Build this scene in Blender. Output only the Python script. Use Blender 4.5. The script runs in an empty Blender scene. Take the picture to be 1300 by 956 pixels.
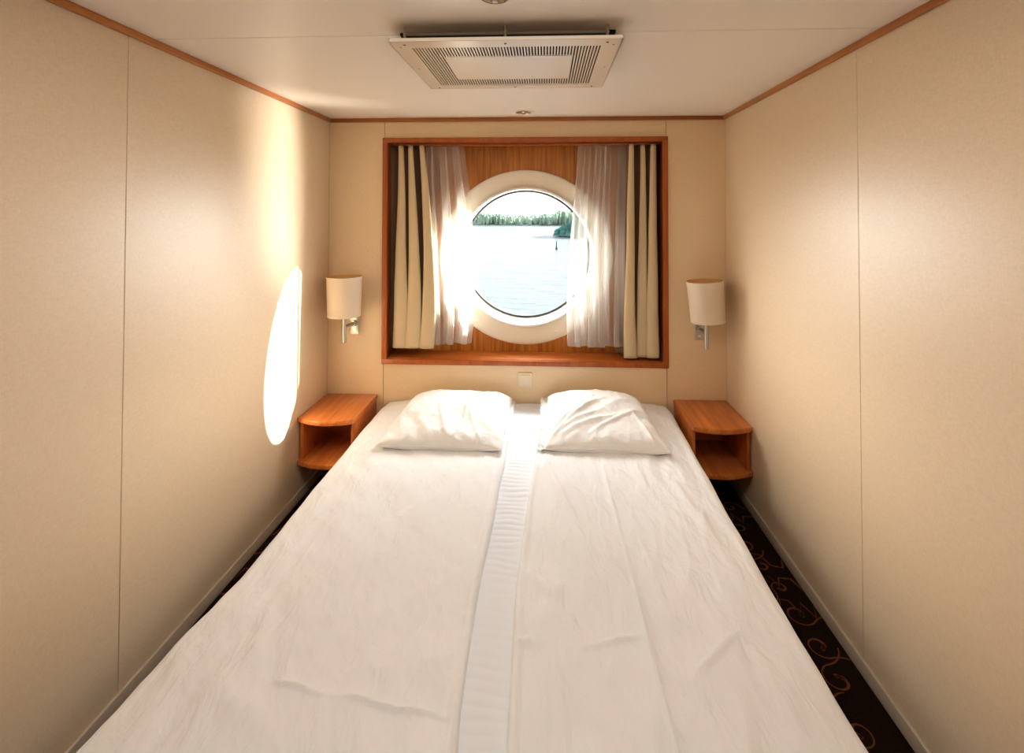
import bpy, bmesh, math, random
from mathutils import Vector, noise, Matrix
PI = math.pi
random.seed(7)
C = bpy.context.scene.collection
sc = bpy.context.scene
W = 1.15            # half width of the cabin
H = 2.045           # ceiling height
AD = 0.17           # depth of the window alcove
GY = 0.24           # porthole glass plane
SUN = Vector((-1, -.575, -.38))

# ------------------------------------------------------------------ materials
def new_mat(name):
    m = bpy.data.materials.new(name); m.use_nodes = True
    nt = m.node_tree; b = nt.nodes['Principled BSDF']
    return m, nt, b
def N(nt, t, **kw):
    n = nt.nodes.new(t)
    for k, v in kw.items():
        if k in n.inputs: n.inputs[k].default_value = v
        else: setattr(n, k, v)
    return n
def L(nt, a, b): nt.links.new(a, b)
def plain(name, col, rough=.5, metal=0., spec=.5, bump=0., scale=200.):
    m, nt, b = new_mat(name)
    b.inputs['Base Color'].default_value = (*col, 1); b.inputs['Roughness'].default_value = rough
    b.inputs['Metallic'].default_value = metal; b.inputs['Specular IOR Level'].default_value = spec
    tc = N(nt, 'ShaderNodeTexCoord')
    nz = N(nt, 'ShaderNodeTexNoise'); nz.inputs['Scale'].default_value = scale; nz.inputs['Detail'].default_value = 3
    L(nt, tc.outputs['Object'], nz.inputs['Vector'])
    if bump:
        bp = N(nt, 'ShaderNodeBump'); bp.inputs['Strength'].default_value = bump; bp.inputs['Distance'].default_value = .001
        L(nt, nz.outputs['Fac'], bp.inputs['Height']); L(nt, bp.outputs['Normal'], b.inputs['Normal'])
    return m
def wallpaper(name, col, amount=.10):
    """cream vinyl wall panel with a fine woven print"""
    m, nt, b = new_mat(name)
    tc = N(nt, 'ShaderNodeTexCoord')
    mp = N(nt, 'ShaderNodeMapping'); mp.inputs['Scale'].default_value = (1, 1, .25)
    L(nt, tc.outputs['Object'], mp.inputs['Vector'])
    n1 = N(nt, 'ShaderNodeTexNoise'); n1.inputs['Scale'].default_value = 260; n1.inputs['Detail'].default_value = 2
    L(nt, mp.outputs['Vector'], n1.inputs['Vector'])
    mp2 = N(nt, 'ShaderNodeMapping'); mp2.inputs['Scale'].default_value = (.35, .35, 1)
    L(nt, tc.outputs['Object'], mp2.inputs['Vector'])
    n2 = N(nt, 'ShaderNodeTexNoise'); n2.inputs['Scale'].default_value = 220; n2.inputs['Detail'].default_value = 2
    L(nt, mp2.outputs['Vector'], n2.inputs['Vector'])
    ad = N(nt, 'ShaderNodeMath', operation='ADD'); L(nt, n1.outputs['Fac'], ad.inputs[0]); L(nt, n2.outputs['Fac'], ad.inputs[1])
    cr = N(nt, 'ShaderNodeValToRGB')
    cr.color_ramp.elements[0].position = .35; cr.color_ramp.elements[1].position = .65
    k = 1 - amount
    cr.color_ramp.elements[0].color = (col[0]*k, col[1]*k, col[2]*k*.96, 1); cr.color_ramp.elements[1].color = (*col, 1)
    hf = N(nt, 'ShaderNodeMath', operation='MULTIPLY'); hf.inputs[1].default_value = .5
    L(nt, ad.outputs[0], hf.inputs[0]); L(nt, hf.outputs[0], cr.inputs['Fac'])
    L(nt, cr.outputs['Color'], b.inputs['Base Color'])
    bp = N(nt, 'ShaderNodeBump'); bp.inputs['Strength'].default_value = .12; bp.inputs['Distance'].default_value = .0008
    L(nt, hf.outputs[0], bp.inputs['Height']); L(nt, bp.outputs['Normal'], b.inputs['Normal'])
    b.inputs['Roughness'].default_value = .40; b.inputs['Specular IOR Level'].default_value = .75
    return m
def wood(name, dark, light, axis='Z', scale=1., rough=.32):
    m, nt, b = new_mat(name)
    tc = N(nt, 'ShaderNodeTexCoord')
    s = {'X': (.6, 9, 9), 'Y': (9, .6, 9), 'Z': (9, 9, .6)}[axis]
    mp = N(nt, 'ShaderNodeMapping'); mp.inputs['Scale'].default_value = tuple(v*scale for v in s)
    L(nt, tc.outputs['Object'], mp.inputs['Vector'])
    n1 = N(nt, 'ShaderNodeTexNoise'); n1.inputs['Scale'].default_value = 3.0; n1.inputs['Detail'].default_value = 6; n1.inputs['Roughness'].default_value = .62
    L(nt, mp.outputs['Vector'], n1.inputs['Vector'])
    mp2 = N(nt, 'ShaderNodeMapping'); mp2.inputs['Scale'].default_value = tuple(v*scale*(.7 if v < 1 else 6) for v in s)
    L(nt, tc.outputs['Object'], mp2.inputs['Vector'])
    n2 = N(nt, 'ShaderNodeTexNoise'); n2.inputs['Scale'].default_value = 4.0; n2.inputs['Detail'].default_value = 3
    L(nt, mp2.outputs['Vector'], n2.inputs['Vector'])
    mx = N(nt, 'ShaderNodeMath', operation='MULTIPLY_ADD'); mx.inputs[1].default_value = .35
    L(nt, n2.outputs['Fac'], mx.inputs[0])
    ml = N(nt, 'ShaderNodeMath', operation='MULTIPLY'); ml.inputs[1].default_value = .65
    L(nt, n1.outputs['Fac'], ml.inputs[0]); L(nt, ml.outputs[0], mx.inputs[2])
    cr = N(nt, 'ShaderNodeValToRGB')
    cr.color_ramp.elements[0].position = .38; cr.color_ramp.elements[1].position = .60
    cr.color_ramp.elements[0].color = (*dark, 1); cr.color_ramp.elements[1].color = (*light, 1)
    L(nt, mx.outputs[0], cr.inputs['Fac']); L(nt, cr.outputs['Color'], b.inputs['Base Color'])
    b.inputs['Roughness'].default_value = rough; b.inputs['Specular IOR Level'].default_value = .4
    return m
def cloth(name, col, trans=.0, rough=.9, sheen=.2, weave=900, crumple=0., stretch=(1, 1, 1)):
    m, nt, b = new_mat(name)
    tc = N(nt, 'ShaderNodeTexCoord')
    nz = N(nt, 'ShaderNodeTexNoise'); nz.inputs['Scale'].default_value = 7; nz.inputs['Detail'].default_value = 5
    L(nt, tc.outputs['Object'], nz.inputs['Vector'])
    cr = N(nt, 'ShaderNodeValToRGB')
    cr.color_ramp.elements[0].color = (col[0]*.95, col[1]*.95, col[2]*.96, 1); cr.color_ramp.elements[1].color = (*col, 1)
    L(nt, nz.outputs['Fac'], cr.inputs['Fac']); L(nt, cr.outputs['Color'], b.inputs['Base Color'])
    b.inputs['Roughness'].default_value = rough; b.inputs['Specular IOR Level'].default_value = .15
    b.inputs['Sheen Weight'].default_value = sheen
    wv = N(nt, 'ShaderNodeTexNoise'); wv.inputs['Scale'].default_value = weave
    L(nt, tc.outputs['Object'], wv.inputs['Vector'])
    bp = N(nt, 'ShaderNodeBump'); bp.inputs['Strength'].default_value = .08; bp.inputs['Distance'].default_value = .0006
    L(nt, wv.outputs['Fac'], bp.inputs['Height']); L(nt, bp.outputs['Normal'], b.inputs['Normal'])
    if crumple:      # soft small creases of washed cotton
        mp = N(nt, 'ShaderNodeMapping'); mp.inputs['Scale'].default_value = stretch; mp.inputs['Rotation'].default_value = (0, 0, .5)
        L(nt, tc.outputs['Object'], mp.inputs['Vector'])
        n3 = N(nt, 'ShaderNodeTexNoise'); n3.inputs['Scale'].default_value = 9; n3.inputs['Detail'].default_value = 5; n3.inputs['Distortion'].default_value = .6
        L(nt, mp.outputs['Vector'], n3.inputs['Vector'])
        b3 = N(nt, 'ShaderNodeBump'); b3.inputs['Strength'].default_value = crumple; b3.inputs['Distance'].default_value = .02
        L(nt, n3.outputs['Fac'], b3.inputs['Height']); L(nt, b3.outputs['Normal'], bp.inputs['Normal'])
    if trans:
        tr = N(nt, 'ShaderNodeBsdfTranslucent'); tr.inputs['Color'].default_value = (*col, 1)
        mx = N(nt, 'ShaderNodeMixShader'); mx.inputs['Fac'].default_value = trans
        L(nt, b.outputs[0], mx.inputs[1]); L(nt, tr.outputs[0], mx.inputs[2])
        L(nt, mx.outputs[0], nt.nodes['Material Output'].inputs['Surface'])
    return m
def sheer_mat():
    m, nt, b = new_mat('sheer_voile')
    tp = N(nt, 'ShaderNodeBsdfTransparent'); tp.inputs['Color'].default_value = (1, .99, .97, 1)
    df = N(nt, 'ShaderNodeBsdfDiffuse'); df.inputs['Color'].default_value = (.84, .82, .79, 1)
    tr = N(nt, 'ShaderNodeBsdfTranslucent'); tr.inputs['Color'].default_value = (.80, .78, .75, 1)
    m1 = N(nt, 'ShaderNodeMixShader'); m1.inputs['Fac'].default_value = .55
    L(nt, df.outputs[0], m1.inputs[1]); L(nt, tr.outputs[0], m1.inputs[2])
    lw = N(nt, 'ShaderNodeLayerWeight'); lw.inputs['Blend'].default_value = .55
    tc = N(nt, 'ShaderNodeTexCoord')
    wv = N(nt, 'ShaderNodeTexNoise'); wv.inputs['Scale'].default_value = 35
    mp = N(nt, 'ShaderNodeMapping'); mp.inputs['Scale'].default_value = (1, 1, .04)
    L(nt, tc.outputs['Object'], mp.inputs['Vector']); L(nt, mp.outputs['Vector'], wv.inputs['Vector'])
    mr = N(nt, 'ShaderNodeMapRange'); mr.inputs['To Min'].default_value = .30; mr.inputs['To Max'].default_value = .85
    L(nt, lw.outputs['Facing'], mr.inputs['Value'])
    ad = N(nt, 'ShaderNodeMath', operation='MULTIPLY_ADD', use_clamp=True); ad.inputs[1].default_value = .25
    L(nt, wv.outputs['Fac'], ad.inputs[0]); 
    sb = N(nt, 'ShaderNodeMath', operation='SUBTRACT'); sb.inputs[1].default_value = .10
    L(nt, mr.outputs[0], sb.inputs[0]); L(nt, sb.outputs[0], ad.inputs[2])
    m2 = N(nt, 'ShaderNodeMixShader'); L(nt, ad.outputs[0], m2.inputs['Fac'])
    L(nt, tp.outputs[0], m2.inputs[1]); L(nt, m1.outputs[0], m2.inputs[2])
    L(nt, m2.outputs[0], nt.nodes['Material Output'].inputs['Surface'])
    nt.nodes.remove(b)
    return m
def glass_mat():
    m, nt, b = new_mat('porthole_glass')
    tp = N(nt, 'ShaderNodeBsdfTransparent'); tp.inputs['Color'].default_value = (.97, .99, .98, 1)
    gl = N(nt, 'ShaderNodeBsdfGlossy'); gl.inputs['Roughness'].default_value = .02
    fr = N(nt, 'ShaderNodeFresnel'); fr.inputs['IOR'].default_value = 1.35
    tc = N(nt, 'ShaderNodeTexCoord')
    nz = N(nt, 'ShaderNodeTexNoise'); nz.inputs['Scale'].default_value = 2
    bp = N(nt, 'ShaderNodeBump'); bp.inputs['Strength'].default_value = .01
    L(nt, tc.outputs['Object'], nz.inputs['Vector']); L(nt, nz.outputs['Fac'], bp.inputs['Height']); L(nt, bp.outputs['Normal'], gl.inputs['Normal'])
    mx = N(nt, 'ShaderNodeMixShader'); L(nt, fr.outputs[0], mx.inputs['Fac'])
    L(nt, tp.outputs[0], mx.inputs[1]); L(nt, gl.outputs[0], mx.inputs[2])
    L(nt, mx.outputs[0], nt.nodes['Material Output'].inputs['Surface'])
    nt.nodes.remove(b)
    return m
def carpet_mat():
    m, nt, b = new_mat('carpet_pile')
    tc = N(nt, 'ShaderNodeTexCoord')
    nz = N(nt, 'ShaderNodeTexNoise'); nz.inputs['Scale'].default_value = 420; nz.inputs['Detail'].default_value = 2
    L(nt, tc.outputs['Object'], nz.inputs['Vector'])
    cr = N(nt, 'ShaderNodeValToRGB')
    cr.color_ramp.elements[0].color = (.006, .003, .002, 1); cr.color_ramp.elements[1].color = (.028, .013, .008, 1)
    cr.color_ramp.elements[0].position = .35; cr.color_ramp.elements[1].position = .7
    L(nt, nz.outputs['Fac'], cr.inputs['Fac']); L(nt, cr.outputs['Color'], b.inputs['Base Color'])
    b.inputs['Roughness'].default_value = 1; b.inputs['Specular IOR Level'].default_value = .02
    bp = N(nt, 'ShaderNodeBump'); bp.inputs['Strength'].default_value = .6; bp.inputs['Distance'].default_value = .003
    L(nt, nz.outputs['Fac'], bp.inputs['Height']); L(nt, bp.outputs['Normal'], b.inputs['Normal'])
    return m
def sea_mat():
    m, nt, b = new_mat('sea_water')
    b.inputs['Base Color'].default_value = (.12, .145, .16, 1); b.inputs['Roughness'].default_value = .25
    b.inputs['IOR'].default_value = 1.33; b.inputs['Specular IOR Level'].default_value = 1.0
    tc = N(nt, 'ShaderNodeTexCoord')
    mp = N(nt, 'ShaderNodeMapping'); mp.inputs['Scale'].default_value = (.45, 1.3, 1)
    L(nt, tc.outputs['Object'], mp.inputs['Vector'])
    nz = N(nt, 'ShaderNodeTexNoise'); nz.inputs['Scale'].default_value = .55; nz.inputs['Detail'].default_value = 8; nz.inputs['Roughness'].default_value = .62
    L(nt, mp.outputs['Vector'], nz.inputs['Vector'])
    bp = N(nt, 'ShaderNodeBump'); bp.inputs['Strength'].default_value = .8; bp.inputs['Distance'].default_value = 1.0
    L(nt, nz.outputs['Fac'], bp.inputs['Height']); L(nt, bp.outputs['Normal'], b.inputs['Normal'])
    return m
def foliage_mat(name, a, c, sc_=.6):
    m, nt, b = new_mat(name)
    tc = N(nt, 'ShaderNodeTexCoord')
    nz = N(nt, 'ShaderNodeTexNoise'); nz.inputs['Scale'].default_value = sc_; nz.inputs['Detail'].default_value = 6
    L(nt, tc.outputs['Object'], nz.inputs['Vector'])
    cr = N(nt, 'ShaderNodeValToRGB'); cr.color_ramp.elements[0].position = .35; cr.color_ramp.elements[1].position = .65
    cr.color_ramp.elements[0].color = (*a, 1); cr.color_ramp.elements[1].color = (*c, 1)
    L(nt, nz.outputs['Fac'], cr.inputs['Fac']); L(nt, cr.outputs['Color'], b.inputs['Base Color'])
    b.inputs['Roughness'].default_value = 1; b.inputs['Specular IOR Level'].default_value = 0
    return m

M = {}
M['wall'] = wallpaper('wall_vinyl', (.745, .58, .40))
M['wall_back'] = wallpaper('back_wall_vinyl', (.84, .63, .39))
M['ceiling'] = plain('ceiling_paint', (.90, .83, .745), .40, bump=.03, scale=40)
M['groove'] = plain('joint_backing', (.34, .20, .11), .8)  # brown backing that shows through the panel joints
M['wood_x'] = wood('cherry_wood_across', (.35, .075, .014), (.52, .150, .030), 'X')
M['wood_y'] = wood('cherry_wood_deep', (.42, .105, .022), (.62, .20, .045), 'Y')
M['wood_z'] = wood('cherry_wood_upright', (.40, .10, .020), (.56, .165, .035), 'Z')
M['wood_panel'] = wood('striped_cherry_panel', (.27, .075, .006), (.52, .20, .028), 'Z', 1.5, .42)
M['wood_frame'] = wood('red_cherry_frame', (.30, .062, .010), (.42, .105, .018), 'Z', .8, .3)
M['cornice'] = wood('cornice_wood', (.27, .080, .016), (.40, .135, .028), 'X', .5, .35)
M['carpet'] = carpet_mat()
M['scroll'] = plain('carpet_scroll_pile', (.13, .048, .020), 1, spec=0, bump=.5, scale=500)
M['base'] = plain('baseboard_vinyl', (.54, .45, .34), .5)
M['ring'] = plain('porthole_surround', (.86, .77, .62), .4)
M['ring_lip'] = plain('porthole_lip', (.93, .90, .84), .3)
M['gasket'] = plain('rubber_gasket', (.035, .035, .035), .5)
M['glass'] = glass_mat()
M['steel'] = plain('brushed_steel', (.55, .52, .47), .32, 1., bump=.05, scale=600)
M['chrome'] = plain('polished_chrome', (.75, .70, .62), .14, 1.)
M['dark'] = plain('dark_cavity', (.008, .007, .006), .8)
M['panel'] = plain('enamelled_metal', (.82, .70, .56), .22, spec=.6)
M['panel_side'] = plain('housing_metal', (.26, .18, .11), .5)
M['screw'] = plain('screw_metal', (.12, .09, .06), .4, .6)
M['plastic'] = plain('ivory_plastic', (.80, .68, .50), .35)
M['plastic_w'] = plain('white_plastic', (.85, .80, .70), .35)
M['shade'] = cloth('cream_shade_fabric', (.93, .84, .68), .35, .8, 0, 700)
M['shade_in'] = cloth('shade_lining', (.85, .55, .24), .3, .8, 0, 500)
M['sheet'] = cloth('fitted_sheet_cotton', (.87, .89, .92))
M['duvet'] = cloth('duvet_cotton', (.92, .92, .925), crumple=.75, stretch=(1.6, .7, 1))
M['pillow'] = cloth('pillowcase_cotton', (.93, .915, .885), crumple=.7, stretch=(1.2, 1, 1))
M['mattress'] = cloth('mattress_ticking', (.75, .74, .70))
M['curtain'] = cloth('beige_curtain_cloth', (.66, .52, .32), .04, .85, .1, 500)
M['lining'] = cloth('brown_curtain_lining', (.17, .10, .055), .0, .9, .1, 500)
M['sheer'] = sheer_mat()
M['sea'] = sea_mat()
M['forest'] = foliage_mat('hazed_far_forest', (.16, .24, .17), (.34, .42, .33), .12)  # distance haze is put into the colour as paleness
M['islet'] = foliage_mat('islet_pines', (.03, .11, .10), (.12, .26, .22), .5)
M['rock'] = foliage_mat('shore_granite', (.30, .30, .28), (.55, .52, .48), .8)
M['marker'] = plain('marker_paint', (.02, .07, .06), .6)
M['hull'] = plain('hull_paint', (.75, .75, .75), .5)
M['bulb'] = plain('frosted_glass', (.9, .88, .8), .3)

# ------------------------------------------------------------------ mesh helpers
def box(bm, lo, hi, bev=0., mi=0, seg=2):
    c = [(a+b)/2 for a, b in zip(lo, hi)]; s = [abs(b-a) for a, b in zip(lo, hi)]
    t = bmesh.new()
    bmesh.ops.create_cube(t, size=1)
    for v in t.verts: v.co = Vector((v.co.x*s[0]+c[0], v.co.y*s[1]+c[1], v.co.z*s[2]+c[2]))
    if bev: bmesh.ops.bevel(t, geom=t.edges[:], offset=bev, segments=seg, profile=.6, affect='EDGES')
    merge(bm, t, mi)
def merge(bm, t, mi=0, mat=None):
    t.verts.ensure_lookup_table()
    mp = {v: bm.verts.new(mat @ v.co if mat else v.co) for v in t.verts}
    for f in t.faces:
        try: g = bm.faces.new([mp[v] for v in f.verts]); g.material_index = mi
        except ValueError: pass
    t.free()
def quad(bm, pts, mi=0):
    f = bm.faces.new([bm.verts.new(p) for p in pts]); f.material_index = mi; return f
def frame_axes(ax):
    ax = Vector(ax).normalized()
    a = Vector((0, 0, 1)) if abs(ax.z) < .9 else Vector((1, 0, 0))
    u = ax.cross(a).normalized(); return ax, u, ax.cross(u)
def lathe(bm, prof, org=(0, 0, 0), axis=(0, 0, 1), n=48, mi=0, closed=False):
    """prof: list of (radius, height along axis)"""
    ax, u, v = frame_axes(axis); org = Vector(org); rings = []
    for r, h in prof:
        if r < 1e-6: rings.append([bm.verts.new(org+ax*h)])
        else: rings.append([bm.verts.new(org+ax*h+(u*math.cos(2*PI*i/n)+v*math.sin(2*PI*i/n))*r) for i in range(n)])
    pr = list(zip(rings, rings[1:]))
    if closed: pr.append((rings[-1], rings[0]))
    for A, B in pr:
        for i in range(n):
            j = (i+1) % n
            if len(A) == 1 and len(B) == 1: continue
            if len(A) == 1: f = bm.faces.new((A[0], B[i], B[j]))
            elif len(B) == 1: f = bm.faces.new((A[i], B[0], A[j]))
            else: f = bm.faces.new((A[i], B[i], B[j], A[j]))
            f.material_index = mi
def rod(bm, a, b, r, n=20, bev=.001, mi=0):
    a, b = Vector(a), Vector(b); h = (b-a).length
    lathe(bm, [(0, 0), (r-bev, 0), (r, bev), (r, h-bev), (r-bev, h), (0, h)], a, b-a, n, mi)
def obj(name, bm, mat, parent=None, smooth=True, angle=35, recalc=True):
    if recalc: bmesh.ops.recalc_face_normals(bm, faces=bm.faces[:])
    me = bpy.data.meshes.new(name); bm.to_mesh(me); bm.free()
    for m in (mat if isinstance(mat, (list, tuple)) else [mat]): me.materials.append(m)
    o = bpy.data.objects.new(name, me); C.objects.link(o)
    if parent: o.parent = parent; o.matrix_parent_inverse = Matrix.Translation(-parent.location)
    if smooth:
        for p in me.polygons: p.use_smooth = True
        try: me.set_sharp_from_angle(angle=math.radians(angle))
        except Exception: pass
    return o
def thing(name, label, cat, loc, group=None):
    o = bpy.data.objects.new(name, None); C.objects.link(o); o.location = loc
    o.empty_display_size = .1
    o['label'] = label; o['category'] = cat
    if group: o['group'] = group
    return o
def tag(o, label, cat, group=None, kind=None):
    o['label'] = label; o['category'] = cat
    if group: o['group'] = group
    if kind: o['kind'] = kind
def struct(o, label=None):
    o['kind'] = 'structure'
    if label: o['label'] = label
    return o
def smooth(a, b, x):
    t = max(0., min(1., (x-a)/(b-a))); return t*t*(3-2*t)
def grid_mesh(bm, P, nu, nv, mi=0, close_u=False):
    vs = [[bm.verts.new(P(i/nu, j/nv)) for j in range(nv+1)] for i in range(nu+1)]
    for i in range(nu):
        for j in range(nv):
            f = bm.faces.new((vs[i][j], vs[i+1][j], vs[i+1][j+1], vs[i][j+1])); f.material_index = mi

# ------------------------------------------------------------------ room shell
YB = -3.7           # wall behind the photographer
G = .0016           # joint width between panels
def panel_wall(name, horiz, cuts, z0, z1, fix, th, mat, sign, joint):
    """panels standing side by side with fine recessed joints; horiz 'x' or 'y'"""
    bm = bmesh.new()
    for a, b in zip(cuts, cuts[1:]):
        a2, b2 = a+G/2, b-G/2
        if horiz == 'y': box(bm, (fix, a2, z0), (fix+sign*.012, b2, z1), .0012, 0, 1)
        else: box(bm, (a2, fix, z0), (b2, fix+sign*.012, z1), .0012, 0, 1)
    if horiz == 'y': box(bm, (fix+sign*.0125, cuts[0], z0), (fix+sign*th, cuts[-1], z1), 0, 1)
    else: box(bm, (cuts[0], fix+sign*.0125, z0), (cuts[-1], fix+sign*th, z1), 0, 1)
    return struct(obj(name, bm, [mat, joint], smooth=False))
panel_wall('wall_left', 'y', [YB, -2.6, -1.40, 0], 0, H, -W, .05, M['wall'], -1, M['groove'])
panel_wall('wall_right', 'y', [YB, -2.38, -1.18, 0], 0, H, W, .05, M['wall'], 1, M['groove'])
panel_wall('wall_front', 'x', [-W, -.35, .45, W], 0, H, YB, .05, M['wall'], -1, M['groove'])
# back wall: panels round the window opening
bm = bmesh.new()
AX, AZ0, AZ1 = .797, .639, 1.901
FX, FZ0, FZ1 = .826, .610, 1.928
for a, b, z0, z1 in ((-W, -.8195, 0, H), (-.817, .817, FZ1-.01, H), (-.817, .817, 0, FZ0+.01), (.8195, W, 0, H)):
    box(bm, (a, 0, z0), (b, .012, z1), 0, 0)
for a, b, z0, z1 in ((-W-.05, -AX-.012, 0, H), (AX+.012, W+.05, 0, H), (-AX-.012, AX+.012, AZ1+.012, H), (-AX-.012, AX+.012, 0, AZ0-.012)):
    box(bm, (a, .0125, z0), (b, .05, z1), 0, 1)
struct(obj('wall_back', bm, [M['wall_back'], M['groove']], smooth=False))
# hull plating with the round opening
bm = bmesh.new()
PC = Vector((.006, GY, 1.236))
n = 64; ring = []; outer = []
for i in range(n):
    a = 2*PI*i/n; c, s = math.cos(a), math.sin(a)
    k = 1/max(abs(c), abs(s)); ring.append((.48*c, 1.236+.48*s)); outer.append((1.25*k*c, max(-.05, min(2.2, 1.222+1.272*k*s))))
for y in (GY+.012, GY+.05):
    for i in range(n):
        j = (i+1) % n
        quad(bm, [(ring[i][0], y, ring[i][1]), (ring[j][0], y, ring[j][1]), (outer[j][0], y, outer[j][1]), (outer[i][0], y, outer[i][1])])
for i in range(n):
    j = (i+1) % n
    quad(bm, [(ring[i][0], GY+.012, ring[i][1]), (ring[j][0], GY+.012, ring[j][1]), (ring[j][0], GY+.05, ring[j][1]), (ring[i][0], GY+.05, ring[i][1])])
struct(obj('wall_hull', bm, M['hull'], smooth=False))
# ceiling, two fields of panels with a joint
bm = bmesh.new()
for a, b in ((YB, -2.62), (-2.6175, -1.3155), (-1.313, .05)):
    box(bm, (-W-.05, a, H), (W+.05, b, H+.012), .001, 0, 1)
box(bm, (-W-.05, YB-.05, H+.0125), (W+.05, .05, H+.05), 0, 1)
struct(obj('ceiling', bm, [M['ceiling'], M['groove']], smooth=False))
# carpet with its scroll pattern
bm = bmesh.new()
box(bm, (-W-.05, YB-.05, -.04), (W+.05, .05, 0), 0, 0)
def ribbon(pts, w0, w1):
    m = len(pts); prev = None
    for i, p in enumerate(pts):
        d = (Vector(pts[min(i+1, m-1)])-Vector(pts[max(i-1, 0)])).normalized(); nn = Vector((-d.y, d.x))
        t = i/(m-1); w = (w0+(w1-w0)*t)*.5*(1+.3*math.sin(t*9))
        a = bm.verts.new((p[0]+nn.x*w, p[1]+nn.y*w, .0015)); b = bm.verts.new((p[0]-nn.x*w, p[1]-nn.y*w, .0015))
        if prev: f = bm.faces.new((prev[0], a, b, prev[1])); f.material_index = 1
        prev = (a, b)
rs = random.Random(3)
def scroll(cx, cy, r, ang, hand):
    pts = []
    for k in range(34):
        t = k/33; th = ang+hand*t*2.1*PI; rr = r*(.16+.84*t**1.1)
        pts.append((cx+rr*math.cos(th), cy+rr*math.sin(th)))
    # tail
    lx, ly = pts[-1]; th = ang+hand*2.1*PI
    for k in range(1, 16):
        t = k/15; th2 = th+hand*(PI/2-.9*t*1.3)
        lx += math.cos(th2)*r*.13; ly += math.sin(th2)*r*.13; pts.append((lx, ly))
    ribbon(pts, .0095, .0035)
    ribbon([(cx+r*.28*math.cos(ang+q), cy+r*.28*math.sin(ang+q)) for q in [hand*z*.25 for z in range(9)]], .011, .008)
for side in (-1, 1):
    y = -.15
    while y > YB+.1:
        x = side*(1.055 + rs.uniform(-.035, .02)); 
        scroll(x, y, rs.uniform(.035, .062), rs.uniform(0, 2*PI), rs.choice((-1, 1)))
        if rs.random() < .7:
            ribbon([(side*(.90+.26*t)+.012*math.sin(t*7), y-.09+.08*t*rs.choice((-1, 1))*.5+.02*math.sin(t*5)) for t in [q/14 for q in range(15)]], .004, .007)
        scroll(side*(.93+rs.uniform(-.02, .03)), y-.07, rs.uniform(.03, .05), rs.uniform(0, 2*PI), rs.choice((-1, 1)))
        y -= rs.uniform(.12, .16)
for _ in range(40):
    scroll(rs.uniform(-1, 1), rs.uniform(YB+.2, -2.15), rs.uniform(.04, .07), rs.uniform(0, 2*PI), rs.choice((-1, 1)))
struct(obj('floor', bm, [M['carpet'], M['scroll']], smooth=False))
# wooden cornice trims and vinyl baseboards
TH = .023
def bar(name, lo, hi, mat, bev=.003):
    b = bmesh.new(); box(b, lo, hi, bev); return struct(obj(name, b, mat))
wood_cy = wood('cornice_wood_side', (.33, .105, .020), (.48, .175, .036), 'Y', .5, .35)
bar('trim_1', (-W, -.014, H-TH), (W, 0, H), M['cornice'])
bar('trim_2', (-W, YB, H-TH), (-W+.014, 0, H), wood_cy)
bar('trim_3', (W-.014, YB, H-TH), (W, 0, H), wood_cy)
bar('trim_4', (-W, YB, H-TH), (W, YB+.014, H), M['cornice'])
bar('baseboard_left', (-W, YB, 0), (-W+.010, 0, .05), M['base'], .004)
bar('baseboard_right', (W-.010, YB, 0), (W, 0, .05), M['base'], .004)
bar('baseboard_back', (-W, -.010, 0), (W, 0, .05), M['base'], .004)
# cabin door behind the photographer
bm = bmesh.new(); box(bm, (-.40, YB, 0), (.40, YB+.03, 1.95), .004)
d = struct(obj('door_1', bm, M['wood_z']))
bm = bmesh.new(); rod(bm, (.32, YB+.03, 1.0), (.32, YB+.08, 1.0), .009); rod(bm, (.325, YB+.08, 1.0), (.20, YB+.08, 1.0), .009)
obj('door_handle', bm, M['steel'], d)

# ------------------------------------------------------------------ window
win = bpy.data.objects.new('window_1', None); C.objects.link(win); win.location = (0, 0, FZ0); win['kind'] = 'structure'
win['label'] = 'round porthole in a deep cherry-framed alcove'
bm = bmesh.new()      # face frame
fy0, fy1 = -.016, .004
box(bm, (-FX, fy0, AZ1), (FX, fy1, FZ1), .002); box(bm, (-FX, fy0, FZ0), (FX, fy1, AZ0), .002)
box(bm, (-FX, fy0, AZ0), (-AX, fy1, AZ1), .002); box(bm, (AX, fy0, AZ0), (FX, fy1, AZ1), .002)
obj('window_frame', bm, M['wood_frame'], win)
bm = bmesh.new()      # lining at top and sides, wood colour darkened in place of shade
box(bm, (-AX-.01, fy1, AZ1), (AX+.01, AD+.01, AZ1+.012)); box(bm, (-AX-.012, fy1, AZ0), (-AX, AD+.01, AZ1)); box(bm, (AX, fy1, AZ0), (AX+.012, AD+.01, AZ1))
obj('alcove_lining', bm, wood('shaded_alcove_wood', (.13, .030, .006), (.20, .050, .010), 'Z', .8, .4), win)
bm = bmesh.new(); box(bm, (-AX-.01, fy1, AZ0-.012), (AX+.01, AD+.01, AZ0+.002), .001)
obj('window_sill', bm, M['wood_x'], win)
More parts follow.
